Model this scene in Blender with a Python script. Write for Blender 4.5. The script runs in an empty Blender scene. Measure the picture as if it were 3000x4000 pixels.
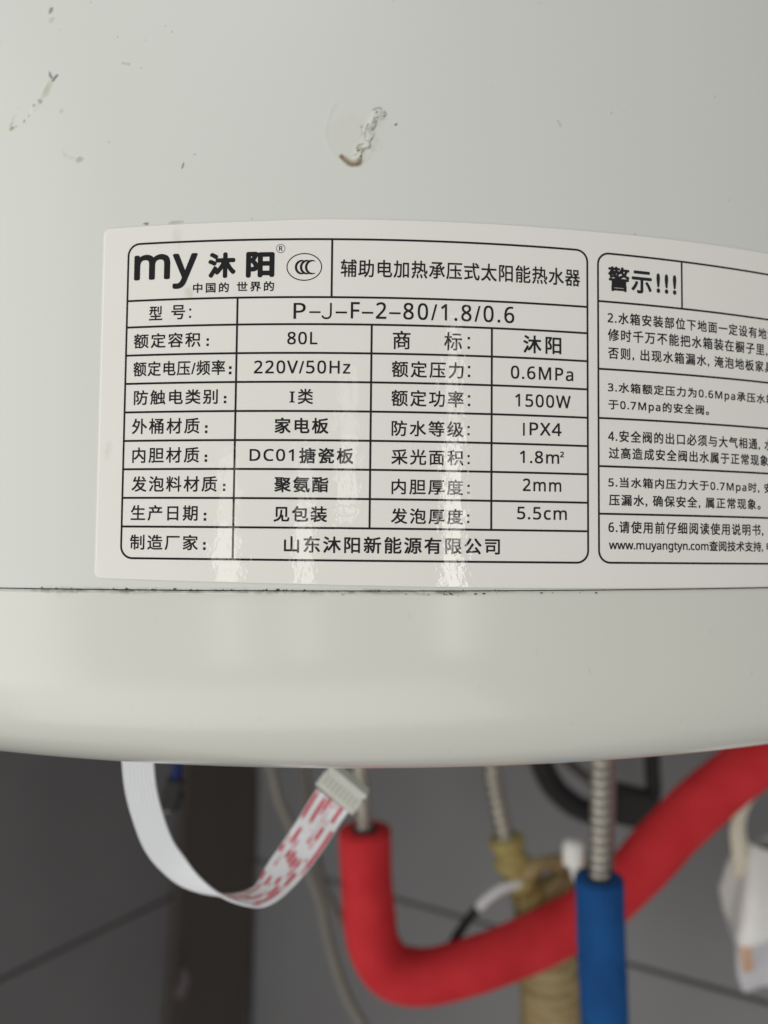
import bpy, bmesh, math, random
import numpy as np
from mathutils import Vector, Matrix

# ------------------------------------------------------------------ camera, world, lamps, exposure
scene = bpy.context.scene
COL = scene.collection
R = 0.235                      # radius of the tank
GAP = 0.1401                   # lens to the tank's front
EYE = 1.40                     # height of the lens above the floor
PITCH, ROLL, YAW = math.radians(2.777), math.radians(0.072), math.radians(1.024)
F = 3073.2 / 3000.0            # focal length in picture widths

_f = Vector((math.sin(YAW)*math.cos(PITCH), math.cos(YAW)*math.cos(PITCH), math.sin(PITCH)))
_r0 = Vector((math.cos(YAW), -math.sin(YAW), 0))
_u0 = _r0.cross(_f)
RIGHT = math.cos(ROLL)*_r0 + math.sin(ROLL)*_u0
UP = -math.sin(ROLL)*_r0 + math.cos(ROLL)*_u0
FWD = _f
CAM = Vector((0, -(R + GAP), EYE))

cd = bpy.data.cameras.new('camera')
co = bpy.data.objects.new('camera', cd)
COL.objects.link(co)
co.matrix_world = Matrix(((RIGHT.x, UP.x, -FWD.x, CAM.x), (RIGHT.y, UP.y, -FWD.y, CAM.y), (RIGHT.z, UP.z, -FWD.z, CAM.z), (0, 0, 0, 1)))
cd.sensor_fit = 'HORIZONTAL'
cd.sensor_width = 36
cd.lens = 36 * F
cd.clip_start = 0.01
cd.clip_end = 50
cd.dof.use_dof = True
cd.dof.focus_distance = 0.1415
cd.dof.aperture_fstop = 36 * F / 2.6
scene.camera = co

w = bpy.data.worlds.new('World')
scene.world = w
w.use_nodes = True
bg = w.node_tree.nodes['Background']
bg.inputs[0].default_value = (1.0, 0.995, 0.975, 1)
bg.inputs[1].default_value = 0.26

def lamp(name, az, el, dist, sx, sy, radiance, color, z=None, aim=None):
    """a rectangular window opening of sx by sy metres seen from the tank's front at azimuth az (0 = towards the lens)"""
    p0 = Vector((0, -R, EYE))
    a, e = math.radians(az), math.radians(el)
    p = p0 + dist * Vector((math.sin(a), -math.cos(a), math.tan(e)))
    ld = bpy.data.lights.new(name, 'AREA')
    ld.shape = 'RECTANGLE'
    ld.size, ld.size_y = sx, sy
    ld.energy = radiance * math.pi * sx * sy
    ld.color = color
    lo = bpy.data.objects.new(name, ld)
    COL.objects.link(lo)
    lo.location = p
    d = (p0 if aim is None else aim) - p
    if aim is None:
        d.z = 0
    lo.rotation_euler = d.to_track_quat('-Z', 'Y').to_euler()
    return lo

# narrow window openings behind the photographer (the upright streaks in the label's gloss)
DAY = (1.0, 0.97, 0.90)
# (each two stacked lamps; the dimmer upper one is added to soften the streak's top)
for az, el0, el1, el2, wd, rad in ((-23.2, -18.0, 2.0, 7.5, 0.15, 2.6), (-10.6, -16.0, 3.0, 8.0, 0.11, 2.7), (-3.6, 2.5, 9.0, 14.0, 0.12, 1.9), (13.6, -14.0, 9.0, 17.5, 0.12, 4.3)):
    for lo, hi, k in ((el0, el1, 1.0), (el1, el2, 0.5)):
        za, zb = 2.4*math.tan(math.radians(lo)), 2.4*math.tan(math.radians(hi))
        lamp('window_light', az, math.degrees(math.atan((za+zb)/4.8)), 2.4, wd*(1 if k == 1 else 0.8), zb-za-0.01, rad*k, DAY)
# the open side of the balcony on the left, the sky high in front, and the sunlit balcony floor
lamp('balcony_light', -70, 4, 1.6, 1.2, 1.7, 1.05, (1.0, 0.99, 0.96))
lamp('sky_light', -24, 52, 1.7, 1.6, 1.2, 1.75, (0.98, 0.99, 1.0), aim=Vector((0, 0, EYE)))
lamp('floor_light', -26, -46, 1.3, 2.8, 1.3, 0.76, (1.0, 0.97, 0.90), aim=Vector((0, 0, EYE)))

scene.view_settings.view_transform = 'Standard'
scene.view_settings.look = 'None'
scene.view_settings.exposure = 0.40
scene.view_settings.gamma = 1
scene.view_settings.use_curve_mapping = False
scene.cycles.use_denoising = True
scene.cycles.max_bounces = 8

# ------------------------------------------------------------------ helpers
random.seed(7)
rng = np.random.default_rng(7)

def at(px, py, depth):
    """the point seen at (px, py) of the 3000 x 4000 picture, depth metres in front of the lens"""
    k = 1 / (3000 * F)
    return CAM + depth * (FWD + RIGHT * ((px - 1500) * k) - UP * ((py - 2000) * k))

def link(name, me, mat=None, parent=None, **props):
    o = bpy.data.objects.new(name, me)
    COL.objects.link(o)
    if mat is not None and me is not None and not me.materials:
        me.materials.append(mat)
    if parent is not None:
        o.parent = parent
    for k, v in props.items():
        o[k] = v
    return o

def thing(name, label, category, group=None):
    o = link(name, None)
    o['label'] = label
    o['category'] = category
    if group:
        o['group'] = group
    return o

def mesh(verts, faces, smooth=True, name='mesh'):
    me = bpy.data.meshes.new(name)
    me.from_pydata([tuple(v) for v in verts], [], faces)
    if smooth:
        me.polygons.foreach_set('use_smooth', [True] * len(me.polygons))
    me.update()
    return me

def bm_mesh(bm, smooth=False, name='mesh'):
    bmesh.ops.recalc_face_normals(bm, faces=bm.faces[:])
    me = bpy.data.meshes.new(name)
    bm.to_mesh(me)
    bm.free()
    if smooth:
        me.polygons.foreach_set('use_smooth', [True] * len(me.polygons))
    return me

def box_bm(c, ax, ay, az, bevel=0.0, seg=2, bm=None):
    """a box round c with half-axis vectors ax, ay, az"""
    bm = bm or bmesh.new()
    n0 = len(bm.verts)
    vs = []
    for sx in (-1, 1):
        for sy in (-1, 1):
            for sz in (-1, 1):
                vs.append(bm.verts.new(c + sx*ax + sy*ay + sz*az))
    fs = [(0,1,3,2), (4,6,7,5), (0,4,5,1), (2,3,7,6), (0,2,6,4), (1,5,7,3)]
    ff = [bm.faces.new([vs[i] for i in f]) for f in fs]
    if bevel:
        es = list({e for f in ff for e in f.edges})
        bmesh.ops.bevel(bm, geom=es, offset=bevel, segments=seg, profile=0.5, affect='EDGES')
    return bm

def spline(pts, n):
    """Catmull-Rom through pts, n samples"""
    P = np.array([list(p) for p in pts], float)
    P = np.vstack([2*P[0]-P[1], P, 2*P[-1]-P[-2]])
    m = len(P) - 3
    out = []
    for t in np.linspace(0, m - 1e-9, n):
        i = int(t); u = t - i
        a, b, c, d = P[i], P[i+1], P[i+2], P[i+3]
        out.append(0.5*((2*b) + (-a+c)*u + (2*a-5*b+4*c-d)*u*u + (-a+3*b-3*c+d)*u**3))
    return np.array(out)

def tube(path, radius, sides=16, caps=True, lumpy=0.0, lump_len=90.0, seed=0):
    """sweep a circle along path; radius is a number or a function of the arc length. UV: length in metres, turn"""
    P = np.array(path, float)
    T = np.gradient(P, axis=0)
    T /= np.linalg.norm(T, axis=1)[:, None]
    L = np.concatenate([[0], np.cumsum(np.linalg.norm(np.diff(P, axis=0), axis=1))])
    n = np.cross(T[0], [0.3, 0.2, 0.9]); n /= np.linalg.norm(n)
    verts = []
    ang = np.arange(sides) * 2*np.pi/sides
    for i in range(len(P)):
        n = n - T[i]*np.dot(n, T[i]); n /= np.linalg.norm(n)
        b = np.cross(T[i], n)
        r = radius(L[i]) if callable(radius) else radius
        rr = r*(1 + lumpy*2*(fbm(np.cos(ang)*1.6 + 7 + seed, np.sin(ang)*1.6 + L[i]*lump_len + 3, seed)-0.5)) if lumpy else np.full(sides, r)
        for a, r in zip(ang, rr):
            verts.append(P[i] + r*(np.cos(a)*n + np.sin(a)*b))
    faces = []
    for i in range(len(P)-1):
        for j in range(sides):
            k = (j+1) % sides
            faces.append((i*sides+j, i*sides+k, (i+1)*sides+k, (i+1)*sides+j))
    if caps:
        faces.append(tuple(range(sides-1, -1, -1)))
        faces.append(tuple((len(P)-1)*sides + j for j in range(sides)))
    return mesh(verts, faces)

def vnoise(x, y, seed=0):
    """smooth value noise in [0, 1]"""
    xi, yi = np.floor(x).astype(np.int64), np.floor(y).astype(np.int64)
    xf, yf = x-xi, y-yi
    def h(a, b):
        n = (a*374761393 + b*668265263 + seed*144665) & 0x7fffffff
        n = ((n ^ (n >> 13)) * 1274126177) & 0x7fffffff
        return ((n ^ (n >> 16)) & 0xffff) / 65535.0
    u, v = xf*xf*(3-2*xf), yf*yf*(3-2*yf)
    return (h(xi, yi)*(1-u)+h(xi+1, yi)*u)*(1-v) + (h(xi, yi+1)*(1-u)+h(xi+1, yi+1)*u)*v

def fbm(x, y, seed=0, o=4):
    s = 0; a = 0.5
    for k in range(o):
        s = s + a*vnoise(x*2**k, y*2**k, seed+k); a *= 0.5
    return s / (1-0.5**o)

# ------------------------------------------------------------------ materials
def mat(name, color, rough=0.5, coat=0.0, coat_rough=0.05, metal=0.0, spec=0.5, var=0.0, var_scale=40.0, var_color=None,
        bump=0.0, bump_scale=300.0, bump_dist=0.0003, attr=None, stretch=None, coat_bump=0.0, sss=0.0, trans=0.0):
    m = bpy.data.materials.new(name)
    m.use_nodes = True
    nt = m.node_tree
    N, L = nt.nodes, nt.links
    p = N['Principled BSDF']
    p.inputs['Base Color'].default_value = (*color, 1)
    p.inputs['Roughness'].default_value = rough
    p.inputs['Metallic'].default_value = metal
    p.inputs['Specular IOR Level'].default_value = spec
    p.inputs['Coat Weight'].default_value = coat
    p.inputs['Coat Roughness'].default_value = coat_rough
    if trans:
        p.inputs['Transmission Weight'].default_value = trans
    tc = N.new('ShaderNodeTexCoord')
    src = tc.outputs['Object']
    if stretch:
        mp = N.new('ShaderNodeMapping')
        mp.inputs['Scale'].default_value = stretch
        L.new(src, mp.inputs['Vector']); src = mp.outputs['Vector']
    out = None
    if var:
        nz = N.new('ShaderNodeTexNoise')
        nz.inputs['Scale'].default_value = var_scale
        nz.inputs['Detail'].default_value = 5
        L.new(src, nz.inputs['Vector'])
        mr = N.new('ShaderNodeMapRange')
        mr.inputs['From Min'].default_value = 0.35; mr.inputs['From Max'].default_value = 0.7
        mr.inputs['To Max'].default_value = var
        L.new(nz.outputs['Fac'], mr.inputs['Value'])
        mx = N.new('ShaderNodeMix'); mx.data_type = 'RGBA'
        mx.inputs['A'].default_value = (*color, 1)
        mx.inputs['B'].default_value = (*(var_color or tuple(c*0.7 for c in color)), 1)
        L.new(mr.outputs['Result'], mx.inputs['Factor'])
        out = mx.outputs['Result']
        L.new(out, p.inputs['Base Color'])
    if attr:
        a = N.new('ShaderNodeAttribute'); a.attribute_name = attr
        mx = N.new('ShaderNodeMix'); mx.data_type = 'RGBA'
        if out is None:
            mx.inputs['A'].default_value = (*color, 1)
        else:
            L.new(out, mx.inputs['A'])
        L.new(a.outputs['Color'], mx.inputs['B'])
        L.new(a.outputs['Alpha'], mx.inputs['Factor'])
        L.new(mx.outputs['Result'], p.inputs['Base Color'])
        mr = N.new('ShaderNodeMapRange')
        mr.inputs['To Min'].default_value = rough; mr.inputs['To Max'].default_value = 0.9
        L.new(a.outputs['Alpha'], mr.inputs['Value']); L.new(mr.outputs['Result'], p.inputs['Roughness'])
    if bump or coat_bump:
        nb = N.new('ShaderNodeTexNoise')
        nb.inputs['Scale'].default_value = bump_scale
        nb.inputs['Detail'].default_value = 3
        nb.inputs['Roughness'].default_value = 0.5
        L.new(src, nb.inputs['Vector'])
        b = N.new('ShaderNodeBump')
        b.inputs['Strength'].default_value = bump or coat_bump
        b.inputs['Distance'].default_value = bump_dist
        L.new(nb.outputs['Fac'], b.inputs['Height'])
        if bump:
            L.new(b.outputs['Normal'], p.inputs['Normal'])
        L.new(b.outputs['Normal'], p.inputs['Coat Normal'])
    return m

M = {}
M['enamel'] = mat('painted_steel', (0.705, 0.722, 0.68), 0.42, coat=0.2, coat_rough=0.2, var=0.10, var_scale=14, var_color=(0.675, 0.67, 0.605),
                  attr='stain', bump=0.02, bump_scale=900, bump_dist=0.0002)
M['cap'] = mat('moulded_plastic', (0.705, 0.71, 0.655), 0.32, coat=0.8, coat_rough=0.19, var=0.08, var_scale=20, var_color=(0.70, 0.69, 0.60), attr='stain')
LB = dict(coat=1.0, coat_rough=0.018, coat_bump=0.22, bump_scale=360, bump_dist=0.00024, stretch=(1, 1, 0.8))
M['paper'] = mat('laminated_paper', (0.86, 0.848, 0.80), 0.55, var=0.06, var_scale=60, var_color=(0.72, 0.70, 0.63), attr='stain', **LB)
M['ink'] = mat('black_ink', (0.006, 0.006, 0.007), 0.6, spec=0.05, **LB)
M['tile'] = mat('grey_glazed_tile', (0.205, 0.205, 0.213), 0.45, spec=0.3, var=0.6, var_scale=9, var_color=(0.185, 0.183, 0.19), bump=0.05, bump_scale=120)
M['tile_shaded'] = mat('shaded_brownish_tile', (0.158, 0.152, 0.156), 0.5, spec=0.3, var=0.5, var_scale=9, var_color=(0.118, 0.112, 0.116), bump=0.05, bump_scale=120)  # the left wall's shade is put into this darker tile colour
M['grout'] = mat('dark_grout', (0.13, 0.126, 0.124), 0.9, bump=0.3, bump_scale=500)
M['brown'] = mat('dark_brown_board', (0.080, 0.068, 0.062), 0.7, spec=0.15, var=0.6, var_scale=30, var_color=(0.062, 0.052, 0.047), stretch=(1, 1, 0.08))
M['red'] = mat('red_foam', (0.57, 0.034, 0.042), 0.85, spec=0.15, var=0.7, var_scale=45, var_color=(0.42, 0.016, 0.022), bump=0.35, bump_scale=700, bump_dist=0.0005)
M['blue'] = mat('blue_foam', (0.012, 0.085, 0.27), 0.85, spec=0.15, var=0.7, var_scale=60, var_color=(0.008, 0.045, 0.16), bump=0.35, bump_scale=700, bump_dist=0.0005)
M['steel'] = mat('braided_steel', (0.52, 0.50, 0.45), 0.38, metal=0.85, var=0.6, var_scale=200, var_color=(0.36, 0.33, 0.28))
M['whitewire'] = mat('white_plastic', (0.70, 0.72, 0.74), 0.4)
M['connector'] = mat('ivory_nylon', (0.64, 0.65, 0.60), 0.4, var=0.2, var_scale=300)
M['slotshade'] = mat('painted_slot_shade', (0.48, 0.48, 0.44), 0.6)
M['greycable'] = mat('grey_beige_sheath', (0.20, 0.185, 0.16), 0.55, var=0.3, var_scale=50)
M['black'] = mat('black_plastic', (0.028, 0.027, 0.028), 0.6, spec=0.2)
M['bluewire'] = mat('blue_wire', (0.008, 0.02, 0.10), 0.5, spec=0.2)
M['tape'] = mat('yellow_tape', (0.44, 0.36, 0.13), 0.5, var=0.5, var_scale=80, var_color=(0.22, 0.16, 0.05), bump=0.3, bump_scale=200)
M['tan'] = mat('tan_wrapped_tape', (0.36, 0.28, 0.13), 0.55, var=0.7, var_scale=60, var_color=(0.25, 0.18, 0.085), bump=0.3, bump_scale=200)
M['bag'] = mat('white_film', (0.84, 0.83, 0.80), 0.4, var=0.3, var_scale=30, var_color=(0.66, 0.66, 0.68))
M['cream'] = mat('cream_film', (0.66, 0.62, 0.50), 0.45)
M['lavender'] = mat('pale_lavender_print', (0.55, 0.54, 0.58), 0.5)
M['orange'] = mat('orange_print', (0.58, 0.36, 0.24), 0.5)
M['pink'] = mat('dull_pink_plastic', (0.095, 0.078, 0.083), 0.7, spec=0.2)
M['dirt'] = mat('green_black_dirt', (0.065, 0.065, 0.042), 0.95, var=0.8, var_scale=700, var_color=(0.10, 0.085, 0.055))

# ------------------------------------------------------------------ the tiled corner behind the tank
AL = math.radians(33.5)
NL, NR = Vector((math.cos(AL), -math.sin(AL), 0)), Vector((-math.sin(AL), -math.cos(AL), 0))
OL, OR = Vector((-math.sin(AL), -math.cos(AL), 0)), Vector((math.cos(AL), -math.sin(AL), 0))
CORNER = -0.355*NL - 0.315*NR
Z = Vector((0, 0, 1))
ZG = EYE - 0.319               # height of the joint that shows below the tank

def tiled_wall(name, out, nrm, s0, tm, ln):
    c = CORNER + out*(ln/2-0.04) - nrm*0.030
    w_ = link(name, bm_mesh(box_bm(Vector((c.x, c.y, 1.28)), out*(ln/2+0.04), nrm*0.0265, Z*0.78)), M['grout'], kind='structure')
    w_['label'] = 'dark grey tiled wall behind the tank'
    th, tw, g = 0.30, 0.60, 0.0028
    for i in range(-2, 3):
        for j in range(-1, 3):
            a, b = max(s0 + j*tw, 0.0)+g/2, min(s0 + (j+1)*tw, ln)-g/2
            if b - a < 0.02:
                continue
            z0, z1 = ZG + i*th + g/2, ZG + (i+1)*th - g/2
            cc = CORNER + out*((a+b)/2) + Z*((z0+z1)/2) - nrm*0.004
            link('tile', bm_mesh(box_bm(cc, out*((b-a)/2), nrm*0.004, Z*((z1-z0)/2), 0.0015, 2)), M[tm], w_)
    return w_
wl = tiled_wall('wall_left', OL, NL, -0.02, 'tile_shaded', 0.56)
wl['label'] = 'grey tiled wall with painted shade left of the corner below the tank'
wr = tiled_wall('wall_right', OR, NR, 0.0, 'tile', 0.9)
wr['label'] = 'grey tiled wall right of the corner behind the pipes'

# dark brown board standing in the corner, leaning a little
bt = math.radians(4.8)
ba = (Z*math.cos(bt) - OL*math.sin(bt))
bs = (OL*math.cos(bt) + Z*math.sin(bt))
bc = CORNER + OL*0.057 + Z*(EYE - 0.31) + NL*0.0045
board = thing('wooden_board', 'dark brown board leaning upright in the wall corner behind the ribbon cable', 'board')
link('panel', bm_mesh(box_bm(bc, bs*0.050, NL*0.004, ba*0.30, 0.002)), M['brown'], board)
link('edge_strip', bm_mesh(box_bm(bc - bs*0.0525, bs*0.0023, NL*0.0044, ba*0.30, 0.001)), M['brown'], board)
clip = thing('plastic_clip', 'small dull pink clip on the left edge of the brown board', 'clip')
cb = box_bm(at(715, 3850, 0.690), RIGHT*0.004 - UP*0.0016, FWD*0.003, UP*0.0105 + RIGHT*0.004, 0.0025, 3)
link('jaw', bm_mesh(cb, True), M['pink'], clip)
cb = box_bm(at(722, 3800, 0.688), RIGHT*0.003, FWD*0.0025, UP*0.004, 0.0015, 3)
link('spring', bm_mesh(cb, True), M['pink'], clip)

# ------------------------------------------------------------------ the water tank
SEAM = EYE - 0.0070
tank = thing('water_tank', 'white cylindrical water tank with printed rating label and stained enamel', 'water tank')

def cyl(u, v, r):
    """arc length u and height v above the lens (metres) to a point on the cylinder of radius r"""
    th = u / R
    return np.stack([r*np.sin(th), -r*np.cos(th), EYE + v], -1)

def grid_mesh(P, closed=False, smooth=True):
    nr, nc = P.shape[:2]
    me = bpy.data.meshes.new('mesh')
    idx = np.arange(nr*nc).reshape(nr, nc)
    if closed:
        nx = np.roll(idx, -1, axis=1)
        q = np.stack([idx[:-1], nx[:-1], nx[1:], idx[1:]], -1).reshape(-1, 4)
    else:
        q = np.stack([idx[:-1, :-1], idx[:-1, 1:], idx[1:, 1:], idx[1:, :-1]], -1).reshape(-1, 4)
    me.vertices.add(nr*nc)
    me.vertices.foreach_set('co', P.reshape(-1).astype(np.float32))
    me.loops.add(len(q)*4)
    me.loops.foreach_set('vertex_index', q.reshape(-1).astype(np.int32))
    me.polygons.add(len(q))
    me.polygons.foreach_set('loop_start', (np.arange(len(q))*4).astype(np.int32))
    me.update(calc_edges=True)
    me.polygons.foreach_set('use_smooth', np.ones(len(q), bool))
    me.validate()
    return me

class Stain:
    """dirt and wear with a shape of its own, as a colour attribute on the vertices (u, v in millimetres)"""
    def __init__(s, u, v):
        s.u, s.v = u, v
        s.rgb = np.full(u.shape + (3,), 0.3)
        s.a = np.zeros(u.shape)
        s.h = np.zeros(u.shape)
    def lay(s, alpha, col):
        alpha = np.clip(alpha, 0, 1)
        k = alpha / np.maximum(alpha + s.a*(1-alpha), 1e-6)
        s.rgb = s.rgb*(1-k)[..., None] + np.array(col)*k[..., None]
        s.a = alpha + s.a*(1-alpha)
    def part(s, u0, u1, v0, v1):
        """the vertices inside a window, as a small Stain of their own"""
        k = np.nonzero((s.u > u0) & (s.u < u1) & (s.v > v0) & (s.v < v1))
        q_ = Stain(s.u[k], s.v[k]); q_.rgb = s.rgb[k]; q_.a = s.a[k]
        return k, q_
    def blob(s, u, v, ru, rv, ang, col, alpha, rough=0.5, soft=0.35, ns=1.2, seed=0):
        m_ = max(ru, rv)*(1+rough) + 0.2
        k, q_ = s.part(u-m_, u+m_, v-m_, v+m_)
        if not len(q_.u):
            return
        c, n = math.cos(ang), math.sin(ang)
        du, dv = q_.u-u, q_.v-v
        x, y = (c*du+n*dv)/ru, (-n*du+c*dv)/rv
        d = np.sqrt(x*x+y*y) + rough*(fbm(q_.u*ns+31, q_.v*ns+17, seed)-0.5)*2
        q_.lay(alpha*np.clip((1-d)/soft, 0, 1), col)
        s.rgb[k] = q_.rgb; s.a[k] = q_.a
    def stroke(s, pts, wd, col, alpha, broken=0.5, ns=2.0, jit=0.25, seed=0):
        us, vs_ = [p_[0] for p_ in pts], [p_[1] for p_ in pts]
        m_ = 2*wd + jit + 0.2
        k, q_ = s.part(min(us)-m_, max(us)+m_, min(vs_)-m_, max(vs_)+m_)
        u = q_.u + jit*(fbm(q_.u*1.3, q_.v*1.3, seed+5)-0.5)*2
        v = q_.v + jit*(fbm(q_.u*1.3+40, q_.v*1.3, seed+9)-0.5)*2
        d = np.full(q_.u.shape, 1e9)
        for (a, b), (c, e) in zip(pts[:-1], pts[1:]):
            L2 = (c-a)**2+(e-b)**2+1e-9
            t = np.clip(((u-a)*(c-a)+(v-b)*(e-b))/L2, 0, 1)
            d = np.minimum(d, np.hypot(u-a-t*(c-a), v-b-t*(e-b)))
        m = np.clip((fbm(q_.u*ns, q_.v*ns, seed)-broken*0.7)/0.25, 0, 1)
        q_.lay(alpha*np.clip(1.3-d/wd, 0, 1)*m, col)
        s.rgb[k] = q_.rgb; s.a[k] = q_.a
    def raise_(s, pts, wd, height, jit=0.3, seed=0):
        us, vs_ = [p_[0] for p_ in pts], [p_[1] for p_ in pts]
        k, q_ = s.part(min(us)-2*wd, max(us)+2*wd, min(vs_)-2*wd, max(vs_)+2*wd)
        u = q_.u + jit*(fbm(q_.u*1.3, q_.v*1.3, seed+5)-0.5)*2
        v = q_.v + jit*(fbm(q_.u*1.3+40, q_.v*1.3, seed+9)-0.5)*2
        d = np.full(q_.u.shape, 1e9)
        for (a, b), (c, e) in zip(pts[:-1], pts[1:]):
            t = np.clip(((u-a)*(c-a)+(v-b)*(e-b))/((c-a)**2+(e-b)**2+1e-9), 0, 1)
            d = np.minimum(d, np.hypot(u-a-t*(c-a), v-b-t*(e-b)))
        x = np.clip(1-d/wd, 0, 1)
        s.h[k] += height*x*x*(3-2*x)*(0.4+1.2*fbm(q_.u*1.1, q_.v*1.1, seed))
    def store(s, me):
        at_ = me.attributes.new('stain', 'FLOAT_COLOR', 'POINT')
        d = np.concatenate([s.rgb, s.a[..., None]], -1).reshape(-1).astype(np.float32)
        at_.data.foreach_set('color', d)

# shell: fine where the picture looks, coarse elsewhere
uf = np.arange(-0.082, 0.0921, 0.00026)
uc0 = np.linspace(-math.pi*R, -0.082, 70, endpoint=False)
uc1 = np.linspace(uf[-1], math.pi*R, 70, endpoint=False)[1:]
U = np.concatenate([uc0, uf, uc1])
V = np.concatenate([[-0.00715, -0.0069, -0.0066], np.arange(-0.0063, 0.0006, 0.00022), np.arange(0.001, 0.056, 0.004), np.arange(0.056, 0.1155, 0.00026), np.linspace(0.12, 0.55, 14)])
UU, VV = np.meshgrid(U, V)
st = Stain(UU*1000, VV*1000)
BR, DK, OC, GR = (0.16, 0.10, 0.045), (0.06, 0.055, 0.045), (0.36, 0.30, 0.19), (0.17, 0.17, 0.13)
k8 = 21.05/1659.0
def m8(x, y):                 # the dried drip in the middle, drawn in its own small frame
    return (-11.67 + x*k8, 86.7 - y*0.01302)
# its faint outline
ring = [m8(*p) for p in [(420, 400), (340, 540), (295, 680), (285, 830), (310, 960), (380, 1080), (500, 1180), (640, 1260), (780, 1275), (880, 1190), (960, 1060), (1010, 920)]]
st.stroke(ring, 0.28, (0.47, 0.46, 0.41), 0.18, broken=0.25, jit=0.1, seed=2)
st.blob(*m8(640, 860), 4.6, 5.3, 0.3, (0.66, 0.65, 0.59), 0.35, 0.15, 0.4, seed=3)
# the flake of paint standing off the steel
flake = [m8(*p) for p in [(700, 1240), (760, 1150), (770, 1060), (880, 1000), (900, 900), (880, 780), (960, 680), (1040, 560)]]
st.raise_(flake, 1.5, 0.00022, seed=31)
st.raise_(ring, 0.9, 0.00003, seed=32)
st.raise_([(-62.5, 91), (-64, 87.5), (-66, 85)], 1.0, 0.00012, seed=33)
# brown crescent and the cracks above it
st.stroke([m8(*p) for p in [(500, 1160), (550, 1210), (600, 1250), (660, 1275), (720, 1270), (760, 1250), (765, 1220)]], 0.50, BR, 0.95, broken=0.0, jit=0.10, seed=4)
st.stroke([m8(*p) for p in [(560, 1200), (640, 1240), (700, 1240), (755, 1215)]], 0.62, OC, 0.55, broken=0.1, seed=5)
for i, pl in enumerate([[(660, 1160), (720, 1130), (745, 1090), (715, 1040), (735, 1000), (830, 960)], [(780, 1200), (785, 1140), (795, 1080), (830, 1060), (890, 1040), (915, 1000), (905, 950), (930, 915), (960, 880), (970, 830)],
                        [(835, 920), (830, 850), (840, 780), (865, 720), (885, 690)], [(850, 930), (885, 940)], [(790, 850), (775, 780), (785, 720)],
                        [(940, 780), (990, 710), (1010, 650), (960, 600)], [(1060, 620), (1110, 600), (1140, 550), (1130, 510)], [(950, 490), (1010, 455), (1070, 470)]]):
    st.stroke([m8(*p) for p in pl], 0.22, (0.16, 0.14, 0.09), 0.66, broken=0.40, ns=1.7, jit=0.22, seed=11+i)
st.blob(*m8(765, 1055), 0.65, 0.45, 0, OC, 0.6, 0.5, seed=21)
st.blob(*m8(985, 650), 0.6, 1.2, -0.5, GR, 0.50, 0.9, 0.8, 2.5, seed=22)
st.blob(*m8(1050, 540), 1.2, 1.2, 0, (0.40, 0.39, 0.31), 0.45, 0.8, 0.8, 2.0, seed=23)
st.blob(*m8(930, 760), 0.7, 1.3, -0.4, GR, 0.35, 1.0, 0.8, 3.0, seed=24)
for x, y, r in [(1008, 515, .24), (1008, 600, .2), (1110, 580, .2), (740, 1085, .24), (930, 915, .26), (1062, 490, .2), (780, 1165, .26), (1282, 690, .36)]:
    st.blob(*m8(x, y), r, r, 0, DK, 0.9, 0.3, 0.5, seed=int(x))
# the long smear on the left
st.stroke([(-62.7, 91.8), (-62.3, 91.0), (-61.6, 90.4), (-61.0, 91.0)], 0.28, DK, 0.75, broken=0.2, seed=41)
st.blob(-61.7, 90.1, 0.5, 0.4, 0, GR, 0.8, 0.5, seed=42)
st.blob(-63.2, 88.5, 2.3, 0.95, 1.0, (0.47, 0.45, 0.33), 0.5, 0.6, 0.7, 0.8, seed=43)
for u, v, r, a in [(-64.5, 86.3, .6, .5), (-65.9, 85.8, .35, .6), (-67.1, 83.9, .22, .7), (-68.1, 83.0, .25, .6), (-59.8, 83.8, .5, .25)]:
    st.blob(u, v, r, r*1.2, 0.4, GR, a, 0.6, seed=int(-u*7))
st.blob(-71.0, 82.0, 0.6, 0.5, 0.3, (0.36, 0.31, 0.16), 0.8, 0.5, seed=45)
st.stroke([(-70.4, 84.2), (-71.2, 82.6), (-70.8, 82.0), (-69.9, 82.3)], 0.3, (0.42, 0.39, 0.27), 0.5, broken=0.3, seed=46)
st.stroke([(-59.5, 76.0), (-58.6, 74.8), (-57.0, 74.2), (-55.6, 73.8)], 0.3, (0.5, 0.48, 0.38), 0.35, broken=0.4, seed=47)
st.blob(-55.6, 73.8, 1.0, 0.75, 0.2, (0.42, 0.38, 0.24), 0.6, 0.6, seed=48)
st.blob(-62.6, 104.2, 0.6, 0.85, -0.5, (0.22, 0.21, 0.16), 0.8, 0.6, seed=49)
st.blob(-62.4, 102.2, 0.7, 0.5, 0.4, (0.45, 0.42, 0.33), 0.4, 0.7, seed=50)
st.blob(-34.8, 70.9, 0.28, 0.62, -0.2, DK, 0.8, 0.5, seed=51)
st.blob(-32.6, 72.9, 0.4, 0.2, 0.4, GR, 0.5, 0.5, seed=52)
st.stroke([(-47.2, 91.6), (-46.3, 91.4), (-45.6, 91.2)], 0.2, GR, 0.5, seed=53)
st.blob(-41.8, 60.35, 0.8, 0.28, 0, DK, 0.8, 0.5, seed=54)
st.blob(-36.0, 60.25, 1.7, 0.30, 0, (0.42, 0.38, 0.25), 0.6, 0.6, seed=55)
for u, v in [(-53.97, 104.4), (-60.3, 100), (-48.2, 96.9), (-38.5, 97.9), (-37.3, 96.6), (-42.4, 95.5), (-43.3, 90.3), (-49.6, 76.6), (31.6, 102.6), (69.0, 89.65), (72.0, 69.1), (45.9, 82.9), (-21.6, 60.3), (50.5, 59.9), (56.2, 60.0)]:
    st.blob(u, v, 0.19, 0.24, 0, DK, 0.5, 0.4, 0.7, seed=int(abs(u)*9))
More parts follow.
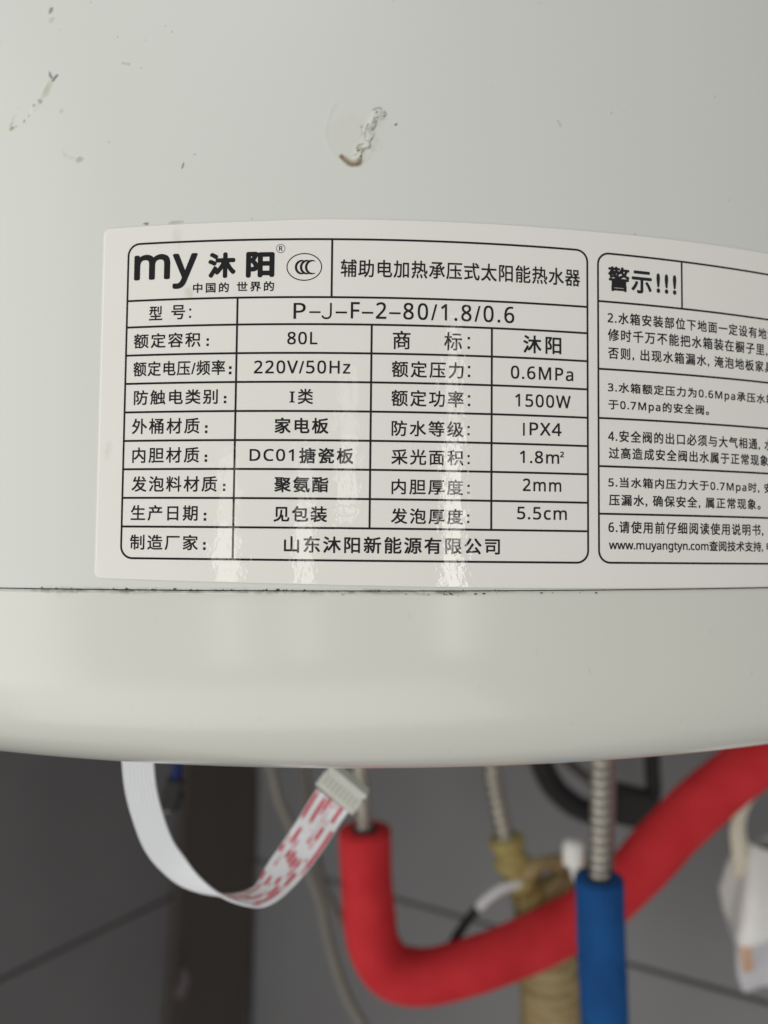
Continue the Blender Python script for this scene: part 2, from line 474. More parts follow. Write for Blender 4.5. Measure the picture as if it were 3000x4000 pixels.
st.stroke([(35.0, 80.2), (35.4, 79.8), (35.6, 79.2)], 0.2, GR, 0.35, broken=0.2, seed=71)
q = rng.uniform([-75, 62], [80, 108], (24, 2))
for i, (u, v) in enumerate(q):
    r = rng.uniform(0.10, 0.22)
    st.blob(u, v, r, r*rng.uniform(0.6, 1.6), 0, (0.25, 0.24, 0.2), rng.uniform(0.08, 0.32), 0.4, 0.7, seed=100+i)
# grime creeping up from the seam
band = (VV < 0.0006)
gm = np.interp(UU*1000, [-67, -60, 5, 20], [0.2, 1.0, 0.8, 0.2])
gr = np.clip(gm*(0.0+1.1*fbm(UU*180, VV*500, 91)) - (VV*1000+7.15)/0.7, 0, 1) * np.clip(fbm(UU*900, VV*900, 92)*2.2-0.5, 0, 1)
st.lay(np.where(band, gr, 0), (0.16, 0.16, 0.105))
me = grid_mesh(cyl(UU, VV, R + st.h), closed=True)
st.store(me)
link('shell', me, M['enamel'], tank)
# the shell's lower edge is turned in behind the end cap
lip = np.array([(0.0, -0.00715), (-0.0003, -0.0072), (-0.0016, -0.00722), (-0.012, -0.00723)])
TT = np.linspace(-math.pi, math.pi, 360, endpoint=False)
P = np.stack([(R+lip[:, 0])[:, None]*np.sin(TT), -(R+lip[:, 0])[:, None]*np.cos(TT), np.repeat((EYE+lip[:, 1])[:, None], 360, 1)], -1)
link('turned_edge', grid_mesh(P, closed=True), M['grout'], tank)

# end cap: a small bead under the seam, an upright band, then a rounded shoulder to the flat underside
t = np.linspace(0, 1, 60)
prof = [(R-0.010, -0.00742), (R-0.0014, -0.0074), (R-0.0003, -0.00728)]
for a in np.linspace(0.1, 1, 6)*math.pi/2:
    prof.append((R-0.0003+0.0010*math.sin(a), -0.00818+0.0009*math.cos(a)))
sh = np.sin(t*math.pi/2)
A_, B_, N_ = 0.045, 0.0362, 3.5
for x in sh[1:]:
    prof.append((R+0.0007-A_*(1-max(0, 1-x**N_)**(1/N_)), -0.0086-B_*x))
prof += [(0.15, -0.0446), (0.08, -0.0449), (0.002, -0.045)]
prof = np.array(prof)
UC = np.concatenate([np.linspace(-math.pi*R, -0.084, 60, endpoint=False), np.arange(-0.084, 0.0941, 0.0005), np.linspace(0.096, math.pi*R, 60, endpoint=False)])
th = UC/R
P = np.stack([prof[:, 0][:, None]*np.sin(th), -prof[:, 0][:, None]*np.cos(th), np.repeat((EYE+prof[:, 1])[:, None], len(th), 1)], -1)
sc_ = Stain(np.repeat(UC[None]*1000, len(prof), 0), np.repeat(prof[:, 1][:, None]*1000, len(UC), 1))
gm = np.interp(sc_.u, [-67, -60, 10, 32], [0.3, 1.0, 1.0, 0.2])
gr = np.clip(gm*(0.10+1.1*fbm(sc_.u*0.16, sc_.v*0.6, 95)) - np.maximum(-sc_.v-7.5, 0)/0.75, 0, 1)*np.clip(fbm(sc_.u*0.9, sc_.v*1.5, 96)*2.4-0.6, 0, 1)
sc_.lay(np.where(sc_.v > -12, gr, 0), (0.15, 0.15, 0.095))
for i in range(26):
    u, v = rng.uniform(-70, 78), rng.uniform(-38, -10)
    r = rng.uniform(0.2, 0.5)
    sc_.blob(u, v, r, r, 0, (0.36, 0.32, 0.24), rng.uniform(0.06, 0.24), 0.4, 0.9, seed=300+i)
me = grid_mesh(P, closed=True)
sc_.store(me)
link('end_cap', me, M['cap'], tank)

# crumbs of dirt along the seam
bm = bmesh.new()
for i in range(190):
    u = rng.uniform(-66, 45)
    dens = 0.75 if u < 25 else 0.25
    if rng.random() > dens:
        continue
    low = u > -5
    v = -7.25 + rng.normal(0, 0.12) - (abs(rng.normal(0, 0.35)) if low else 0)
    s_ = rng.uniform(0.05, 0.15)
    p = cyl(np.array(u/1000), np.array(v/1000), R + 0.0001 + (0.0006 if v < -7.6 else 0))
    mtx = Matrix.Translation(Vector(p)) @ Matrix.Rotation(u/1000/R, 4, 'Z') @ Matrix.Diagonal((s_*rng.uniform(0.8, 2.6)/1000, s_*0.5/1000, s_/1000, 1))
    r_ = bmesh.ops.create_icosphere(bm, subdivisions=1, radius=1.0, matrix=mtx)
    for vv in r_['verts']:
        vv.co += Vector(rng.normal(0, 0.00002, 3))
link('seam_dirt', bm_mesh(bm, True), M['dirt'], tank, kind='stuff')

# ------------------------------------------------------------------ the printed label
PHI = math.radians(-0.5087)
CP, SP = math.cos(PHI), math.sin(PHI)
def lab(x, y, lift):
    """label frame in millimetres to the tank's surface, lift metres above the shell"""
    x, y = np.asarray(x, float)/1000, np.asarray(y, float)/1000
    return cyl(CP*x - SP*y, SP*x + CP*y, R + lift)
PAPER = 0.00018
INK = PAPER + 0.00002
XL, XR = -50.75, 121.0
xs = np.linspace(0, 1, 420)
ys = np.concatenate([np.linspace(0, 0.03, 14), np.linspace(0.03, 0.97, 90)[1:-1], np.linspace(0.97, 1, 14)])
def edge_top(x): return np.interp(x, [-51, -35, -21, -10, 38, 81, 122], [59.50, 59.50, 59.62, 59.88, 59.9, 60.3, 60.6])
def edge_bot(x): return np.interp(x, [-51, -31, -6.5, 16.6, 43, 80, 122], [-5.60, -5.92, -6.2, -6.5, -6.55, -6.35, -6.3])
rc = 1.25
G = np.zeros((len(ys), len(xs), 2))
for i, y in enumerate(ys):
    h = 65.6*min(y, 1-y)
    ins = rc - math.sqrt(max(rc*rc - (rc-min(h, rc))**2, 0)) if h < rc else 0
    x = XL + 0.25*(1-y)*0 + ins + (XR - XL - 2*ins)*xs
    G[i, :, 0] = x
    G[i, :, 1] = edge_bot(x) + (edge_top(x)-edge_bot(x))*y
P = lab(G[..., 0], G[..., 1], PAPER)
ring = np.concatenate([np.arange(len(xs)), np.arange(1, len(ys))*len(xs)+len(xs)-1, (len(ys)-1)*len(xs)+np.arange(len(xs)-2, -1, -1), np.arange(len(ys)-2, 0, -1)*len(xs)])
gf = G.reshape(-1, 2)
base = lab(gf[ring, 0], gf[ring, 1], 0.00001)
me0 = grid_mesh(P)
bm = bmesh.new(); bm.from_mesh(me0); bm.verts.ensure_lookup_table()
tv = [bm.verts[i] for i in ring]
bv = [bm.verts.new(p) for p in base]
for i in range(len(tv)):
    j = (i+1) % len(tv)
    f = bm.faces.new((tv[i], bv[i], bv[j], tv[j])); f.smooth = False
me = bpy.data.meshes.new('mesh'); bm.to_mesh(me); bm.free()
nv = len(me.vertices)
sp = Stain(np.concatenate([gf[:, 0], gf[ring, 0]]), np.concatenate([gf[:, 1], gf[ring, 1]]))
sp.blob(-33.6, 46.6, 0.9, 1.6, 0.5, (0.45, 0.40, 0.28), 0.35, 0.6, 0.8, seed=7)
sp.blob(-34.6, 49.4, 0.8, 0.5, 0.8, (0.42, 0.37, 0.26), 0.4, 0.5, 0.8, seed=8)
sp.blob(-36.0, 57.0, 1.2, 2.4, 0.2, (0.55, 0.50, 0.38), 0.3, 0.6, 0.9, seed=9)
sp.blob(-48.6, 18.0, 0.9, 2.2, 0, (0.58, 0.52, 0.38), 0.35, 0.6, 0.9, seed=10)
sp.store(me)
label = link('rating_label', me, M['paper'], tank)
label['label'] = 'cream white glossy label printed with black specification table and warnings'

def flat(verts, faces, name='print_line'):
    v = np.array(verts, float)
    return link(name, mesh(lab(v[:, 0], v[:, 1], INK), faces, False), M['ink'], label)

def strip(pts, wd, name='table_line', close=False):
    """a printed line of width wd through pts (mm), cut fine enough to follow the curve"""
    pts = [np.array(p, float) for p in pts]
    if close:
        pts = pts + [pts[0]]
    fine = [pts[0]]
    for a, b in zip(pts[:-1], pts[1:]):
        n = max(1, int(np.linalg.norm(b-a)/2.0))
        for k in range(1, n+1):
            fine.append(a + (b-a)*k/n)
    A = np.array(fine)
    if close:
        A = A[:-1]
        T = np.roll(A, -1, 0) - np.roll(A, 1, 0)
    else:
        T = np.gradient(A, axis=0)
    T /= np.linalg.norm(T, axis=1)[:, None]
    Nn = np.stack([-T[:, 1], T[:, 0]], -1)*wd/2
    n = len(A)
    v = np.concatenate([A+Nn, A-Nn])
    m = n if close else n-1
    return flat(v, [(i, (i+1) % n, n+(i+1) % n, n+i) for i in range(m)], name)

def rounded(x0, x1, y0, y1, r):
    out = []
    for cx, cy, a0 in ((x1-r, y1-r, 0), (x0+r, y1-r, 90), (x0+r, y0+r, 180), (x1-r, y0+r, 270)):
        for k in range(9):
            a = math.radians(a0 + k*90/8)
            out.append((cx + r*math.cos(a), cy + r*math.sin(a)))
    return out

K = 0.235/0.21
rows = [v*K for v in (50.182, 40.666, 36.246, 31.564, 26.868, 22.150, 17.447, 12.794, 8.114, 3.440, -1.696)]
c0, c1, c2, c3, c4, ch = [v*K for v in (-40.725, -21.910, -0.098, 19.448, 35.800, -6.622)]
LW = 0.38
strip(rounded(c0, c4, rows[10], rows[0], 2.2), 0.38, 'table_border', True)
for y in rows[1:10]:
    strip([(c0, y), (c4, y)], LW)
strip([(ch, rows[0]), (ch, rows[1])], LW)
strip([(c1, rows[1]), (c1, rows[10])], LW)
strip([(c2, rows[2]), (c2, rows[9])], LW)
strip([(c3, rows[2]), (c3, rows[9])], LW)
d0, d1, dR = 37.709*K, 53.527*K, 116.0
qr = [v*K for v in (50.021, 41.821, 30.425, 22.214, 14.217, 6.367, -1.665)]
strip(rounded(d0, dR, qr[6], qr[0], 2.2), 0.38, 'table_border', True)
for y in qr[1:6]:
    strip([(d0, y), (dR, y)], LW)
strip([(d1, qr[0]), (d1, qr[1])], LW)

def sans(s, bold=False):
    out = ''
    for ch_ in s:
        o = ord(ch_)
        if '0' <= ch_ <= '9': out += chr((0x1D7EC if bold else 0x1D7E2) + o - 48)
        elif 'A' <= ch_ <= 'Z': out += chr((0x1D5D4 if bold else 0x1D5A0) + o - 65)
        elif 'a' <= ch_ <= 'z': out += chr((0x1D5EE if bold else 0x1D5BA) + o - 97)
        else: out += ch_
    return out

tc_ = bpy.data.curves.new('glyphs', 'FONT')
to_ = bpy.data.objects.new('glyphs', tc_)
COL.objects.link(to_)
tc_.resolution_u = 4
def glyphs(s, track=1.0):
    tc_.body = s
    tc_.space_character = track
    bpy.context.view_layer.update()
    ev = to_.evaluated_get(bpy.context.evaluated_depsgraph_get())
    m_ = ev.to_mesh()
    v = np.empty(len(m_.vertices)*3, np.float32)
    m_.vertices.foreach_get('co', v)
    f_ = [tuple(p.vertices) for p in m_.polygons]
    ev.to_mesh_clear()
    return v.reshape(-1, 3)[:, :2].astype(float), f_

def text(s, x0, x1, yc, h, weight=1.0, extra='', bold=False, name='text_line', track=None):
    if track is None:
        track = 1.0 if len(s) < 2 else TRACK.get(s, 1.19)
    v, f_ = glyphs(sans(s, bold), track)
    lo, hi = v.min(0), v.max(0)
    if extra:
        v, f_ = glyphs(sans(s + extra, bold), track)
    e = 0.052*weight
    x = x0 + e + (v[:, 0]-lo[0])/(hi[0]-lo[0])*(x1-x0-2*e)
    y = yc - h/2 + e + (v[:, 1]-lo[1])/(hi[1]-lo[1])*(h-2*e)
    if weight > 2:
        sh_ = [(0, 0)] + [(math.cos(a), math.sin(a)) for a in np.arange(8)*math.pi/4] + [(0.5*math.cos(a), 0.5*math.sin(a)) for a in np.arange(4)*math.pi/2]
    elif weight > 0:
        sh_ = [(0, 0), (0.8, 0.8), (-0.8, 0.8), (0.8, -0.8), (-0.8, -0.8)]
    else:
        sh_ = [(0, 0)]
    vs, fs = [], []
    for i, (a, b) in enumerate(sh_):
        n0 = i*len(v)
        vs.append(lab(x + a*e, y + b*e, INK + i*2e-6))
        fs += [tuple(k+n0 for k in p) for p in f_]
    return link(name, mesh(np.concatenate(vs), fs, False), M['ink'], label)

# (string, left, right, middle height, ink height, weight, string running on past the picture edge), millimetres in the label frame
TEXTS = [
 ('@my',-44.38,-32.11,50.74,6.64,4.2,''),
 ('沐',-30.15,-24.95,51.56,4.75,4.4,''),
 ('阳',-23.09,-17.84,51.54,4.79,5,''),
 ('中国的',-32.92,-26.16,47.47,1.89,1,''),
 ('世界的',-24.73,-17.85,47.53,1.88,1,''),
 ('型',-41.25,-38.64,43.06,2.68,1,''),
 ('号',-36.94,-34.28,43.09,2.69,1,''),
 ('额定容积',-44.09,-31.25,37.95,2.77,1,''),
 ('额定电压/频率',-44.05,-26.58,32.76,2.79,1,''),
 ('防触电类别',-43.81,-27.82,27.46,2.75,1,''),
 ('@80L',-15.31,-9.83,38.01,2.34,1,''),
 ('@220V/50Hz',-21.29,-3.85,32.76,2.42,1,''),
 ('类',-13.24,-10.46,27.43,2.79,1,''),
 ('@P',-14.26,-12.04,42.99,2.93,0.7,''),
 ('–',-11.38,-9.36,42.75,0.32,0.2,''),
 ('@–F–2–80/1.8/0.6',-6.65,25.95,43.15,3.11,1,''),
 ('辅助电加热承压式太阳能热水器',-5.84,38.63,50.84,3.28,1,''),
 ('商',3.69,6.91,37.86,3.41,1,''),
 ('标',12.99,16.25,37.89,3.42,1,''),
 ('沐阳',27.62,34.94,37.92,3.34,1.6,''),
 ('额定压力',3.56,16.59,32.58,3.03,1,''),
 ('@0.6MPa',25.30,37.25,32.63,2.45,1,''),
 ('额定功率',3.55,16.61,27.33,3.02,1,''),
 ('@1500W',26.14,36.74,27.52,2.41,1,''),
 ('外桶材质',-44.03,-31.11,22.18,2.89,1,''),
 ('内胆材质',-43.83,-31.05,16.87,2.87,1,''),
 ('发泡料材质',-43.84,-27.64,11.61,2.86,1,''),
 ('生产日期',-43.85,-31.11,6.34,2.85,1,''),
 ('制造厂家',-43.85,-30.93,1.04,2.79,1,''),
 ('家电板',-17.34,-7.61,22.15,2.90,1.4,''),
 ('@DC01',-21.79,-13.77,16.84,2.22,1,''),
 ('搪瓷板',-12.85,-3.12,16.78,2.88,1.4,''),
 ('聚氨酯',-17.24,-7.52,11.57,2.88,1.4,''),
 ('见包装',-17.29,-7.67,6.30,2.89,1.4,''),
 ('山东沐阳新能源有限公司',-15.31,23.38,0.90,3.01,1.4,''),
 ('防水等级',3.63,16.61,21.87,2.87,1,''),
 ('采光面积',3.62,16.63,16.72,2.83,1,''),
 ('内胆厚度',3.73,16.60,11.39,2.82,1,''),
 ('发泡厚度',3.67,16.63,6.13,2.81,1,''),
 ('@PX4',28.84,34.97,22.36,2.38,1,''),
 ('@1.8m',27.02,34.49,17.19,2.31,1,''),
 ('@2',34.65,35.43,17.82,1.07,1,''),
 ('@2mm',27.57,34.89,12.11,2.31,1,''),
 ('@5.5cm',26.52,35.95,6.97,2.33,1,''),
 ('警示',44.21,53.35,51.27,4.71,2.3,''),
 ('!!!',54.34,58.69,51.26,3.82,3,''),
 ('2.水箱安装部位下地面一定设有地',44.09,80.11,43.84,2.28,1,'漏'),
 ('修时千万不能把水箱装在橱子里',44.12,79.50,40.59,2.36,1,', 维'),
 ('否则, 出现水箱漏水, 淹泡地板家',44.15,79.22,37.14,2.36,1,'具'),
 ('3.水箱额定压力为0.6Mpa承压水',44.07,79.48,30.58,2.26,1,'箱'),
 ('于0.7Mpa的安全阀',44.17,64.61,27.36,2.26,1,'。'),
 ('4.安全阀的出口必须与大气相通',44.08,77.30,21.63,2.25,1,', 水'),
 ('过高造成安全阀出水属于正常现象',44.20,80.04,18.44,2.24,1,'。'),
 ('5.当水箱内压力大于0.7Mpa时',44.10,76.98,12.85,2.28,1,', 安'),
 ('压漏水, 确保安全, 属正常现象',44.20,76.78,9.69,2.23,1,'。'),
 ('6.请使用前仔细阅读使用说明书',44.07,77.79,4.72,2.30,1,', '),
 ('@www.muyangtyn.com查阅技术支持',44.16,77.93,1.29,2.34,1,', 电'),
]
COLONS = [ (-33.34,43.52,42.17,0.38),(-29.92,37.91,36.94,0.45),(-25.62,32.70,31.73,0.50),(-26.47,27.32,26.45,0.47),(17.50,38.54,36.81,0.45),(17.58,33.25,31.65,0.44),(17.61,27.92,26.36,0.44),(-29.85,22.00,21.04,0.48),(-29.80,16.67,15.83,0.48),(-26.32,11.42,10.56,0.47),(-29.74,6.18,5.21,0.48),(-29.74,0.91,-0.03,0.48),(17.54,22.32,21.04,0.39),(17.57,17.07,15.81,0.39),(17.59,11.71,10.46,0.39),(17.56,6.37,5.22,0.39) ]
# letter spacing where it differs from the usual 1.19
TRACK = {'辅助电加热承压式太阳能热水器': 1.08, '警示': 1.10, '中国的': 1.32, '世界的': 1.32, '沐阳': 1.28, 'my': 1.04, '额定电压/频率': 1.10, '80L': 1.12, '220V/50Hz': 1.14, '–F–2–80/1.8/0.6': 1.22,
         '0.6MPa': 1.16, '1500W': 1.14, 'PX4': 1.12, '1.8m': 1.14, '2mm': 1.14, '5.5cm': 1.14, 'DC01': 1.14, '!!!': 1.35, 'www.muyangtyn.com查阅技术支持': 1.0}

for s, x0, x1, yc, h, wt, ex in TEXTS:
    text(s.replace('@', ''), x0, x1, yc, h, wt, ex)
for x, ya, yb, wd in COLONS:
    v, fs = [], []
    for i, y in enumerate((ya, yb)):
        v += [(x-wd/2, y-wd/2), (x+wd/2, y-wd/2), (x+wd/2, y+wd/2), (x-wd/2, y+wd/2)]
        fs.append(tuple(range(i*4, i*4+4)))
    flat(v, fs, 'colon')
strip([(-9.05, 42.15), (-8.92, 41.86), (-8.66, 41.68), (-8.3, 41.64), (-7.95, 41.68), (-7.68, 41.86), (-7.53, 42.2), (-7.5, 42.6), (-7.5, 44.45)], 0.34, 'text_line')
# serif numeral one
flat([(-14.73, 26.31), (-13.78, 26.31), (-13.78, 26.5), (-14.05, 26.56), (-14.05, 28.07), (-13.78, 28.13), (-13.78, 28.32), (-14.73, 28.32), (-14.73, 28.13), (-14.46, 28.07), (-14.46, 26.56), (-14.73, 26.5)],
     [(0, 1, 2, 3, 10, 11), (3, 4, 9, 10), (4, 5, 6, 7, 8, 9)], 'text_line')
strip([(27.78, 21.04), (27.78, 23.40)], 0.33, 'text_line')
# certification oval with its three overlapping crescents, and the registered mark
strip([(-12.42 + 3.14*math.cos(a), 51.04 + 2.46*math.sin(a)) for a in np.arange(64)*math.pi/32], 0.19, 'mark_ring', True)
for k in range(3):
    cx = -12.93 + k*0.92
    o_ = [(cx + 1.22*math.cos(a), 51.0 + 1.34*math.sin(a)) for a in np.radians(np.linspace(62, 298, 26))]
    i_ = [(cx + 0.30 + 1.08*math.cos(a), 51.0 + 1.08*math.sin(a)) for a in np.radians(np.linspace(66, 294, 26))]
    flat(o_ + i_, [(i, i+1, 26+i+1, 26+i) for i in range(25)], 'mark_crescent')
strip([(-16.76 + 0.78*math.cos(a), 54.45 + 0.78*math.sin(a)) for a in np.arange(32)*math.pi/16], 0.10, 'mark_ring', True)
text('R', -17.08, -16.40, 54.45, 0.92, 0.6)
bpy.data.objects.remove(to_)

# ------------------------------------------------------------------ white ribbon cable with its plug
rib = thing('ribbon_cable', 'white flat ribbon cable looping below the tank with ivory plug', 'cable')
m = bpy.data.materials.new('white_wire_red_print'); m.use_nodes = True
nt = m.node_tree; N, L = nt.nodes, nt.links; p = N['Principled BSDF']
p.inputs['Roughness'].default_value = 0.4
uvn = N.new('ShaderNodeUVMap'); sx = N.new('ShaderNodeSeparateXYZ'); L.new(uvn.outputs['UV'], sx.inputs['Vector'])
oi = N.new('ShaderNodeObjectInfo')
cx_ = N.new('ShaderNodeCombineXYZ')
mu = N.new('ShaderNodeMath'); mu.operation = 'MULTIPLY'; mu.inputs[1].default_value = 175; L.new(sx.outputs['X'], mu.inputs[0])
ra = N.new('ShaderNodeMath'); ra.operation = 'MULTIPLY'; ra.inputs[1].default_value = 97; L.new(oi.outputs['Random'], ra.inputs[0])
L.new(mu.outputs[0], cx_.inputs['X']); L.new(ra.outputs[0], cx_.inputs['Y'])
nz = N.new('ShaderNodeTexNoise'); nz.inputs['Scale'].default_value = 1.0; nz.inputs['Detail'].default_value = 1.5; L.new(cx_.outputs[0], nz.inputs['Vector'])
g1 = N.new('ShaderNodeMapRange'); g1.inputs['From Min'].default_value = 0.46; g1.inputs['From Max'].default_value = 0.56; L.new(nz.outputs['Fac'], g1.inputs['Value'])
g2 = N.new('ShaderNodeMath'); g2.operation = 'COMPARE'; g2.inputs[1].default_value = 0.25; g2.inputs[2].default_value = 0.125; L.new(sx.outputs['Y'], g2.inputs[0])
g3 = N.new('ShaderNodeMath'); g3.operation = 'MULTIPLY'; L.new(g1.outputs[0], g3.inputs[0]); L.new(g2.outputs[0], g3.inputs[1])
mx = N.new('ShaderNodeMix'); mx.data_type = 'RGBA'
mx.inputs['A'].default_value = (0.80, 0.82, 0.86, 1); mx.inputs['B'].default_value = (0.60, 0.11, 0.15, 1)
L.new(g3.outputs[0], mx.inputs['Factor']); L.new(mx.outputs['Result'], p.inputs['Base Color'])
M['ribbonwire'] = m

RB = [(531, 2900, .196, (1, .02, 0)), (537, 2952, .197, (1, .02, 0)), (549, 3075, .199, (1, .06, 0)), (578, 3191, .201, (.97, .2, -.05)), (620, 3300, .203, (.90, .42, -.12)), (676, 3375, .204, (.80, .55, -.25)),
      (741, 3437, .204, (.62, .58, -.5)), (828, 3484, .204, (.40, .46, -.8)), (922, 3508, .204, (.25, .20, -.95)), (994, 3505, .205, (.30, -.10, -.9)), (1050, 3470, .206, (.48, -.38, -.72)),
      (1106, 3405, .208, (.68, -.50, -.42)), (1168, 3325, .210, (.76, -.55, -.25)), (1226, 3240, .211, (.78, -.58, -.15)), (1268, 3172, .212, (.78, -.60, -.12)), (1300, 3125, .212, (.78, -.60, -.12))]
ctr = spline([at(a, b, c) for a, b, c, _ in RB], 110)
wv = spline([RIGHT*q_[0] + UP*q_[1] + FWD*q_[2] for *_, q_ in RB], 110)
T = np.gradient(ctr, axis=0); T /= np.linalg.norm(T, axis=1)[:, None]
wv = wv - T*np.sum(wv*T, axis=1)[:, None]; wv /= np.linalg.norm(wv, axis=1)[:, None]
nv_ = np.cross(wv, T)
arc = np.concatenate([[0], np.cumsum(np.linalg.norm(np.diff(ctr, axis=0), axis=1))])
NW, SD = 8, 16
pw = np.interp(np.linspace(0, 1, len(ctr)), [0, 0.5, 0.8, 1], [0.00098, 0.00100, 0.00122, 0.00128])
for k in range(NW):
    off = (k - (NW-1)/2)*pw
    c_ = ctr + wv*off[:, None]
    vs, fs, uvs = [], [], []
    for i in range(len(c_)):
        for j in range(SD):
            a = 2*math.pi*j/SD
            vs.append(c_[i] + 0.60*pw[i]*(math.cos(a)*wv[i]) + 0.00040*(math.sin(a)*nv_[i]))
    for i in range(len(c_)-1):
        for j in range(SD):
            j2 = (j+1) % SD
            fs.append((i*SD+j, i*SD+j2, (i+1)*SD+j2, (i+1)*SD+j))
            uvs += [(arc[i], (j+.02)/SD), (arc[i], (j+.98)/SD), (arc[i+1], (j+.98)/SD), (arc[i+1], (j+.02)/SD)]
    me = mesh(vs, fs)
    ul = me.uv_layers.new(name='UVMap')
    ul.data.foreach_set('uv', np.array(uvs, np.float32).reshape(-1))
    link('wire', me, M['ribbonwire'], rib)
e1 = (RIGHT*0.78 - UP*0.60 - FWD*0.12).normalized()
e2 = (RIGHT*0.60 + UP*0.78).normalized(); e2 = (e2 - e1*e2.dot(e1)).normalized()
e3 = e1.cross(e2)
pc = at(1338, 3077, .2125)
bm = box_bm(pc - e2*0.0004, e1*0.0058, e3*0.0028, e2*0.0028, 0.0003)
plug = link('plug', bm_mesh(bm), M['connector'], rib)
bm = box_bm(pc + e2*0.0028, e1*0.0063, e3*0.0031, e2*0.0007, 0.0002)
link('flange', bm_mesh(bm), M['connector'], plug)
for sgn in (-1, 1):
    link('side_rib', bm_mesh(box_bm(pc + e1*sgn*0.0060 - e2*0.0010, e1*0.0004, e3*0.0022, e2*0.0024, 0.0002)), M['connector'], plug)
for k in range(NW):
    off = (k - (NW-1)/2)*0.00135
    for sgn in (-1, 1):
        link('painted_slot', bm_mesh(box_bm(pc + e1*off + e3*sgn*0.00279 - e2*0.0003, e1*0.00035, e3*0.00006, e2*0.0014, 0.0)), M['slotshade'], plug)  # thin plates, darker in colour to stand for the shade of recessed slots

# ------------------------------------------------------------------ pipes and hoses under the tank
def foam(name, label_, pts, depth_r, m_, n=90):
    t_ = thing(name, label_, 'pipe')
    path = spline(pts, n)
    rnd = rng.random(4)*6
    rad = lambda s: depth_r*(1 + 0.012*math.sin(s*60+rnd[0]) + 0.01*math.sin(s*151+rnd[1]))
    link('foam_sleeve', tube(path, rad, 32, lumpy=0.035, lump_len=70, seed=int(depth_r*1e5)), m_, t_)
    d_ = path[0]-path[1]; d_ /= np.linalg.norm(d_)
    pp = np.array([path[0]-d_*0.004, path[0]+d_*0.0006])
    link('mouth_shade', tube(pp, depth_r*0.52, 24), M['black'], t_)  # black disc paints the shade in the sleeve's hollow end
    return t_, path

def hose(pts, r, parent, n=560, pitch=0.0040):
    path = spline(pts, n)
    rad = lambda s: r*(0.66 + 0.40*abs(math.sin(math.pi*s/pitch))**0.6)
    return link('steel_hose', tube(path, rad, 20), M['steel'], parent)

ZR = .44
red_pts = [(1425, 3242, ZR), (1430, 3400, ZR), (1440, 3560, ZR), (1462, 3690, ZR), (1522, 3782, ZR), (1630, 3815, ZR), (1786, 3791, ZR), (2017, 3711, ZR), (2248, 3594, .441), (2441, 3449, .44), (2678, 3198, .435), (2904, 3005, .425), (3100, 2880, .415), (3400, 2740, .40)]
red, rp = foam('red_pipe', 'red foam covered pipe bending from under the tank to the right', [at(*q_) for q_ in red_pts], 0.0145, M['red'], 130)
hose([at(1392, 2700, ZR), at(1402, 2950, ZR), at(1415, 3120, ZR), at(1425, 3262, ZR)], 0.0042, red, pitch=0.0052)
ZB = .335
blue, bp_ = foam('blue_pipe', 'straight blue foam covered pipe hanging in front of the red pipe', [at(2340, 3432, ZB), at(2346, 3620, ZB), at(2356, 3850, ZB), at(2366, 4080, ZB), at(2376, 4400, ZB)], 0.0101, M['blue'])
hose([at(2344, 2700, ZB), at(2344, 2950, ZB), at(2343, 3200, ZB), at(2341, 3460, ZB)], 0.0042, blue)
link('thin_wire', tube(spline([at(2398, 2700, ZB+.012), at(2396, 2960, ZB+.012), at(2392, 3200, ZB+.012), at(2384, 3450, ZB+.012)], 30), 0.0013, 10), mat('dull_pink_wire', (0.16, 0.10, 0.095), 0.5), blue)

tanp = thing('tan_pipe', 'tan tape wrapped pipe with yellow joint behind the red pipe', 'pipe')
ZT = .465
hose([at(1905, 2700, ZT), at(1921, 2985, ZT), at(1945, 3140, ZT), at(1980, 3300, ZT)], 0.0052, tanp, pitch=0.0056)
path = spline([at(1975, 3270, ZT), at(1990, 3340, ZT), at(2025, 3430, ZT), at(2075, 3510, ZT+.003)], 40)
link('yellow_joint', tube(path, lambda s: 0.0094 + 0.0014*math.sin(s*520), 26, lumpy=0.16, lump_len=160, seed=3), M['tape'], tanp)
path = spline([at(2040, 3420, ZT-.006), at(2120, 3372, ZT-.004), at(2200, 3372, ZT), at(2290, 3360, ZT)], 30)
link('tape_tail', tube(path, lambda s: 0.0048 + 0.0008*math.sin(s*300), 18, lumpy=0.25, lump_len=150, seed=5), M['tan'], tanp)
path = spline([at(2118, 3455, ZT+.012), at(2128, 3600, ZT+.012), at(2142, 3760, ZT+.012), at(2152, 3900, ZT+.012), at(2158, 4100, ZT+.012), at(2160, 4400, ZT+.012)], 160)
link('wrapped_sleeve', tube(path, lambda s: 0.0166 + 0.0018*abs(math.sin(s*400 + 0.8*math.sin(s*90))) - max(0, 0.02-s)*0.25, 30, lumpy=0.10, lump_len=120, seed=6), M['tan'], tanp)
link('sleeve_shoulder', tube(spline([at(2100, 3500, ZT+.004), at(2180, 3462, ZT+.004), at(2260, 3420, ZT+.006)], 24), 0.0085, 22, lumpy=0.2, lump_len=120, seed=8), M['tan'], tanp)

